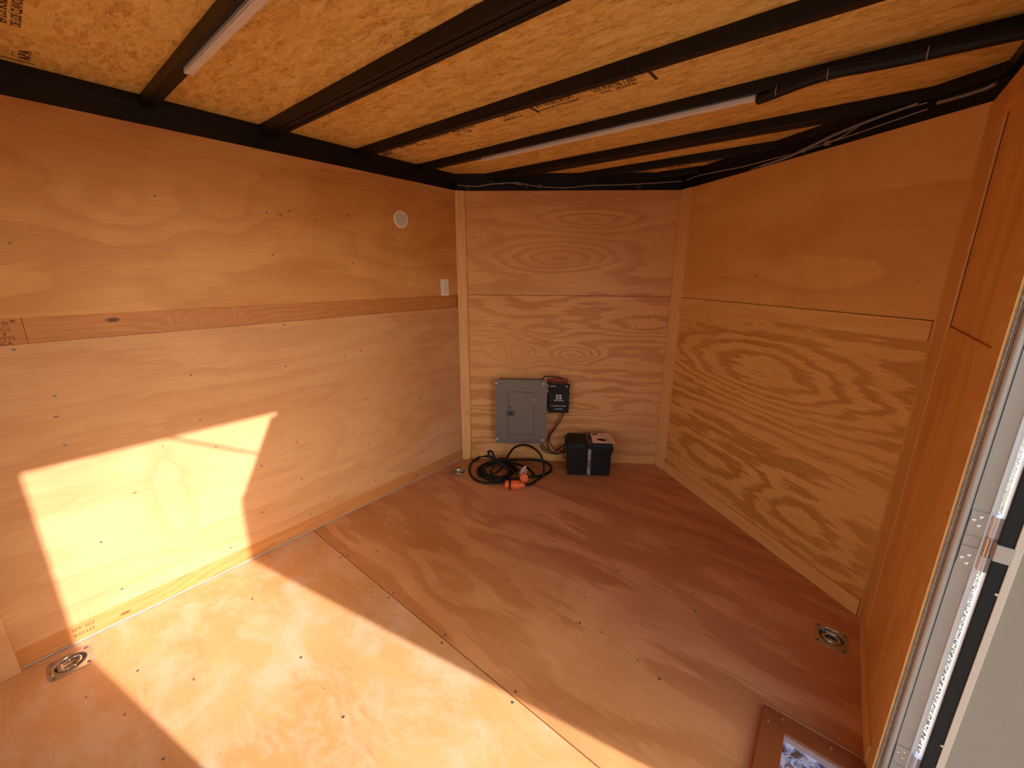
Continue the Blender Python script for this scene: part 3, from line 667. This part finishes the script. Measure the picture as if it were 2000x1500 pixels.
AR = [(.27, .06, .042), (.31, .11, .024), (.323, .131, .04), (.348, .132, .086), (.398, .133, .154), (.464, .135, .196), (.529, .137, .211), (.593, .139, .199), (.639, .14, .171), (.665, .141, .118), (.675, .141, .058), (.676, .12, .018), (.672, .053, .012), (.678, -.015, .014), (.676, -.055, .026), (.664, -.082, .03)]
SM = [(.43, -.16, .042), (.40, -.135, .05), (.378, -.110, .052), (.385, -.090, .09), (.398, -.087, .132), (.391, -.092, .177), (.38, -.1, .202), (.365, -.111, .205), (.362, -.113, .181), (.376, -.103, .156), (.398, -.07, .120), (.438, -.03, .085), (.47, .0, .05)]
CR = [(.53, .008, .035), (.452, .01, .055), (.388, .009, .062), (.42, -.03, .06), (.424, -.103, .052), (.405, -.131, .044)]
cd = join(cordtube(L1), cordtube(LR), cordtube(LI), cordtube(AR), cordtube(SM), cordtube(CR),
          cordtube([(x * .96 + .010, y * .93 - .004, z + .004) for x, y, z in LI[5:20]]), cordtube([(x * .93 + .03, y * .9 + .006, z + .010) for x, y, z in LI[6:22]]))
for i_, (dx_, dy_, dz_) in enumerate(((0, 0, .02), (.012, .012, .03), (-.010, .016, .04), (.02, -.01, .05))):
    cd = join(cd, cordtube([(.27 + dx_, .03 + dy_, .024 + dz_ * .3), (.34 + dx_, .055 + dy_, .03 + dz_), (.42 + dx_, .06 + dy_, .03 + dz_), (.50 + dx_, .04 + dy_, .022 + dz_ * .4)]))
cd.build('cord', M['rubber'], sc, smooth=True)
# big orange locking plug
a_, b_ = Vector((.557, -.158, .031)), Vector((.664, -.082, .030)); ax_ = (b_ - a_); ln = ax_.length
MP = inv @ Matrix.Translation(a_) @ ax_.to_track_quat('Z', 'Y').to_matrix().to_4x4()
pg = MB().lathe([(.020, 0), (.026, .002), (.028, .012), (.026, .030), (.024, .034), (.029, .040), (.031, .060), (.030, .085), (.023, .100), (.018, .112), (.016, ln), (.011, ln + .006)], 28, MP).build('plug', M['orange'], sc, smooth=True)
for k in range(8):
    a = math.pi / 4 * k; Mx = MP @ Matrix.Rotation(a, 4, 'Z'); MB().add([Mx @ Vector(p) for p in [(.026, -.003, .064), (.026, .003, .064), (.026, .003, .098), (.026, -.003, .098), (.0325, -.003, .066), (.0325, .003, .066), (.027, .003, .096), (.027, -.003, .096)]],
             [(0, 1, 2, 3), (4, 7, 6, 5), (0, 4, 5, 1), (1, 5, 6, 2), (2, 6, 7, 3), (3, 7, 4, 0)]).build('grip_rib', M['orange'], pg)
MB().lathe([(.027, .028), (.0315, .029), (.0315, .041), (.027, .042)], 28, MP).build('locking_ring', M['rubber'], sc, smooth=True)
MB().lathe([(.006, .0), (.006, .010)], 10, MP @ Matrix.Translation((.028, 0, .03)) @ Matrix.Rotation(math.pi / 2, 4, 'Y')).build('ring_tab', M['rubber'], sc)
# second orange plug, face up towards the door
c_, d_ = Vector((.583, .026, .030)), Vector((.640, -.052, .060)); ax2 = d_ - c_
MP2 = inv @ Matrix.Translation(c_) @ ax2.to_track_quat('Z', 'Y').to_matrix().to_4x4()
p2 = MB().lathe([(.012, -.01), (.016, .0), (.024, .018), (.026, .045), (.025, .070), (.029, .076), (.029, ax2.length), (.024, ax2.length + .001), (.023, ax2.length - .008)], 28, MP2).build('plug', M['orange'], sc, smooth=True)
for a in (0, 2.1, 4.2): MB().lathe([(.0028, 0), (.0028, .012)], 8, MP2 @ Matrix.Translation((.012 * math.cos(a), .012 * math.sin(a), ax2.length - .008))).build('prong', M['steelb'], p2)
cordtube([(.575, .03, .030), (.58, .03, .030), (.59, .018, .034)]).build('plug_boot', M['rubber'], sc)
tg = [(.566, -.010, .045), (.560, .020, .075), (.572, .045, .098), (.586, .048, .094), (.588, .020, .070), (.590, -.005, .052)]
tv = [inv @ Vector(p) for p in tg]; of = Vector((.0008, -.0012, 0))
MB().add(tv + [p + of for p in tv], [(0, 1, 4, 5), (1, 2, 3, 4), (11, 10, 7, 6), (10, 9, 8, 7), (0, 6, 7, 1), (1, 7, 8, 2), (2, 8, 9, 3), (3, 9, 10, 4), (4, 10, 11, 5), (5, 11, 6, 0)]).build('warning_tag', M['tag'], sc)
MB().tube([inv @ Vector(p) for p in ((.598, .035, .078), (.600, .022, .064), (.602, .008, .050))], .004, 8, 4).build('tag_tie', M['white'], sc)

# ---- ceiling lights
def light(x0, x1, y, label):
    t = empty('ceiling_light', Matrix.Translation((x0, y, ZR))); tag(t, label, 'light', 'slim strip lights under the roof bows')
    L = x1 - x0
    box(0, L, -.013, .013, -.010, 0).build('housing', M['alub'], t, bevel=.001)
    box(.006, L - .006, -.0105, .0105, -.0165, -.010).build('diffuser', M['lens'], t, bevel=.003)
    for a in (0, L - .006): box(a, a + .006, -.013, .013, -.0175, 0).build('end_cap', M['white'], t, bevel=.001)
    MB().lathe([(.0022, 0), (.0022, .0008)], 8, Matrix.Translation((.004, 0, -.0183))).build('screw', M['screw'], t)
    return t
light(.49, 1.50, -1.586, 'slim white strip light under the roof bow, nearer at upper left')
light(.513, 1.838, -.294, 'slim white strip light under the roof bow, farther one at centre')

# ---- wiring along the top of the nose
def wallwire(pts, mw, r, mat, label, name='wire', cat='wire', flip=False): 
    o = MB().tube(pts, r, 8, 8).build(name, mat, None, mw, smooth=True); return tag(o, label, cat)
wallwire([(.0, .006, 2.030), (.06, .004, 2.024), (.13, .004, 2.020), (.20, .004, 2.030), (.30, .004, 2.040), (.38, .006, 2.040), (.44, .008, 2.026)], F_VL, .0032, M['wire'], 'grey wire sagging above the left part of the breaker panel wall')
wallwire([(.28, .010, 2.036), (.40, .006, 2.044), (.47, .004, 2.030), (.60, .004, 2.014), (.75, .004, 2.010), (.90, .004, 2.022), (1.10, .004, 2.026), (1.30, .004, 2.034), (1.50, .004, 2.046)], F_VL, .0030, M['wire'], 'grey wire running along the top of the breaker panel wall to the nose')
wallwire([(.02, .004, 2.046), (.12, .004, 2.052), (.30, .004, 2.040), (.50, .004, 2.024), (.70, .004, 2.018), (.86, .004, 2.008)], F_VR, .0030, M['wire'], 'grey wire along the wall top right of the nose corner')
wallwire([(.95, .000, 2.016), (1.02, .000, 2.022), (1.12, .0, 2.050), (1.24, -.004, 2.052), (1.32, -.004, 2.050)], F_VR, .0024, M['wire'], 'thin grey wire fanning up near the right front corner')
def ribbed(pts, mw, label):
    t = MB().tube(pts, .0055, 8, 10).build('flexible_conduit', M['cond'], None, mw, smooth=True)
    P = [Vector(p) for p in pts]; n = 0
    rb = MB()
    for i in range(len(P) - 1):
        L = (P[i + 1] - P[i]).length; k = int(L / .0065)
        q = (P[i + 1] - P[i]).to_track_quat('Z', 'Y').to_matrix().to_4x4()
        for j in range(k): rb.lathe([(.0062, -.0012), (.0072, 0), (.0062, .0012)], 8, Matrix.Translation(P[i].lerp(P[i + 1], j / k)) @ q)
    o = rb.build('ribs', M['cond'], t); o['kind'] = 'stuff'
    return tag(t, label, 'conduit')
ribbed([(.62, .002, 2.000), (.70, -.006, 1.999), (.80, -.012, 2.003), (.90, -.014, 2.018), (1.00, -.016, 2.034), (1.10, -.018, 2.044), (1.20, -.018, 2.050), (1.30, -.016, 2.052)], F_VR, 'ribbed grey conduit curving along the top of the right slanted wall')
ribbed([(1.36, -.014, 2.034), (1.43, -.018, 2.030), (1.49, -.022, 2.030), (1.515, -.03, 2.034)], F_VR, 'short pale ribbed conduit at the top of the right corner')
wallwire([(.55, .004, 1.998), (.75, .004, 2.008), (.90, .003, 2.014), (1.1, .004, 2.02), (1.32, .004, 2.03)], F_VR, .0024, M['wire'], 'thin wire tied with a connector on the right wall top')
box(.955, .975, -.006, .010, 2.006, 2.022).build('wire_connector', M['wire'], None, F_VR, bevel=.001); tag(bpy.data.objects['wire_connector'], 'small grey wire connector on the right wall top', 'connector')
# loom along the lit bow towards the door side
lm = MB().tube([(1.842, -.294, 2.046), (1.88, -.315, 2.044), (1.93, -.335, 2.046), (1.99, -.350, 2.050), (2.06, -.365, 2.050), (2.13, -.355, 2.050), (2.22, -.350, 2.048), (2.32, -.350, 2.048), (2.47, -.350, 2.046)], .016, 12, 8).build('wire_loom', M['rubber'], None, None, smooth=True)
tag(lm, 'black wire bundle running from the far strip light to the right wall', 'wiring')
for x, y in ((1.90, -.324), (2.04, -.362), (2.26, -.350)):
    MB().tube([(x + .001 * math.cos(a), y + .0175 * math.cos(a), 2.048 + .0175 * math.sin(a)) for a in [2 * math.pi * i / 10 for i in range(10)]], .0016, 6, 2, True).build('cable_tie', M['wire'], lm)
MB().tube([(1.838, -.288, 2.050), (1.850, -.300, 2.040), (1.870, -.310, 2.050)], .003, 8, 5).build('light_lead', M['white'], lm)
# cable ties hanging at the nose
for k, (s_, z_) in enumerate(((.075, 2.012), (.235, 2.040), (.47, 2.018), (.56, 2.014), (1.22, 2.012))):
    pts = [(s_, -.004, z_ + .020), (s_ + .010, -.008, z_ + .004), (s_ + .002, -.012, z_ - .012), (s_ - .010, -.008, z_ - .004), (s_ - .006, -.004, z_ + .014)]
    o = MB().tube(pts, .0012, 6, 4).build('cable_tie', M['wire'], None, F_VL)
    tag(o, ['loose cable tie above the left front corner batten', 'small cable tie on the wire left of the breaker panel wall centre', 'cable tie hanging above the breaker panel', 'cable tie just right of the one above the breaker panel', 'looped cable tie hanging near the nose corner'][k], 'cable tie', 'cable ties on the nose wiring')

# ---- ceiling printing
PR = lambda x, y, a, k: Matrix.Translation((x, y, ZO - .0004)) @ Matrix.Rotation(a, 4, 'Z') @ Matrix.Rotation(math.pi, 4, 'X') @ Matrix.Diagonal((k, 1, 1, 1))
def pr(s, size, x, y, a=0.0, sp=1.0, k=1.0): return text_mb(s, size, PR(x, y, a, k), bold=size * .035, ax='LEFT', spacing=sp)
row = join(MB().box(-.075, -.068, -.61, -.545, ZO - .0006, ZO - .0001), MB().box(-.075, -.03, -.548, -.542, ZO - .0006, ZO - .0001), pr('APA', .050, -.01, -.568), pr('RATED', .034, .03, -.598, k=.8), pr('SHEATHING', .034, .19, -.598, k=.75),
           pr('PS 2-10', .028, .30, -.562, k=.8), pr('CONSTRUCTION', .034, .42, -.600, k=.6), pr('1.5 - 1.28', .030, .58, -.556), pr('WIDTH 1.22', .034, .60, -.594, k=.8),
           pr('1 FT', .030, .90, -.594), pr('UNIDAD 16', .026, .89, -.558, k=.8), MB().box(1.068, 1.082, -.62, -.54, ZO - .0006, ZO - .0001),
           pr('AT 16 OC 24 OC', .034, 1.095, -.592, k=.68), pr('16 IN POR 24 PULGADAS', .024, 1.09, -.556, k=.68), pr('LOS POSTES 1.232', .040, 1.345, -.585, k=.52), pr('12 O.C.   DE JUNTAS', .028, 1.36, -.552, k=.55),
           MB().box(1.56, 1.572, -.62, -.535, ZO - .0006, ZO - .0001)).build('stamp', M['inkb'], roof)
row['kind'] = 'stuff'
row2 = join(pr('ESTE LADO HACIA ABAJO', .030, .62, .710, k=.7), pr('EXPOSURE 1', .030, .93, .712, k=.9), pr('POR UP BLZ', .034, 1.17, .716, k=.8), pr('SIZED FOR SPACING', .030, 1.40, .712, k=.6)).build('stamp', M['inkb'], roof)
row2['kind'] = 'stuff'
ap = join(pr('APA', .034, .035, -1.893, k=1.45), pr('. . .', .030, .045, -1.925, k=1.3), MB().box(.012, .018, -1.985, -1.872, ZO - .0006, ZO - .0001), pr('ENTE  CLAVOS', .034, .03, -1.985), pr('PANEL GRADE', .034, .04, -2.020),
          pr('DE LOS CLAVOS', .026, .30, -1.915), pr('EN LOS BORDES', .026, .30, -1.94), pr('24/16 7/16', .050, .29, -1.99)).build('stamp', M['inkb'], roof)['kind'] = 'stuff'

# ---- brown framed pane in the floor by the door
F_P = Matrix.Translation((2.195, -1.36, 0))
fp_ = empty('framed_panel', F_P); tag(fp_, 'brown metal frame around a wire mesh pane lying on the floor at the door', 'framed panel')
PW, PH, PB, PT = .258, .66, .066, .016
def quad(pts): return MB().prism(pts, 0.0005, PT)
for pts in ([(0, 0), (PB, PB), (PB, PH - PB), (0, PH)], [(0, PH), (PB, PH - PB), (PW - .030, PH - PB), (PW, PH)], [(PW, PH), (PW - .030, PH - PB), (PW - .030, PB), (PW, 0)], [(0, 0), (PW, 0), (PW - .030, PB), (PB, PB)]):
    quad(pts).build('frame_rail', M['brown'], fp_, bevel=.0012)
box(-.002, PW, PH, PH + .0025, 0, PT + .001).build('metal_lip', M['alu'], fp_)
box(PB, PW - .03, PB, PH - PB, .0005, .002).build('silver_sheet', M['foil'], fp_)
box(PB, PW - .03, PH - PB - .020, PH - PB, .0022, .006).build('grey_strip', M['alub'], fp_)
hx = MB(); s3 = .021
for i in range(-1, 14):
    for j in range(-1, 40):
        cx_, cy_ = PB + i * s3 * 1.5, PB + j * s3 * 1.732 / 1 + (i % 2) * s3 * .866
        P6 = [(cx_ + s3 * math.cos(math.radians(a)), cy_ + s3 * math.sin(math.radians(a))) for a in (0, 60, 120, 180)]
        for a, b in zip(P6[:-1], P6[1:]):
            if PB < min(a[0], b[0]) and max(a[0], b[0]) < PW - .03 and PB < min(a[1], b[1]) and max(a[1], b[1]) < PH - PB - .021: hx.tube([(*a, .0065), (*b, .0068)], 0.0011, 5, 0)
hx.build('wire_mesh', M['caulk'], fp_)['kind'] = 'stuff'
for x, y in ((.018, PH - .055), (.055, PH - .020), (.185, PH - .025), (.018, .06), (.055, .02)):
    MB().lathe([(.0048, PT), (.0042, PT + .003), (.002, PT + .004)], 12, Matrix.Translation((x, y, 0))).build('rivet', M['steelb'], fp_, smooth=True)
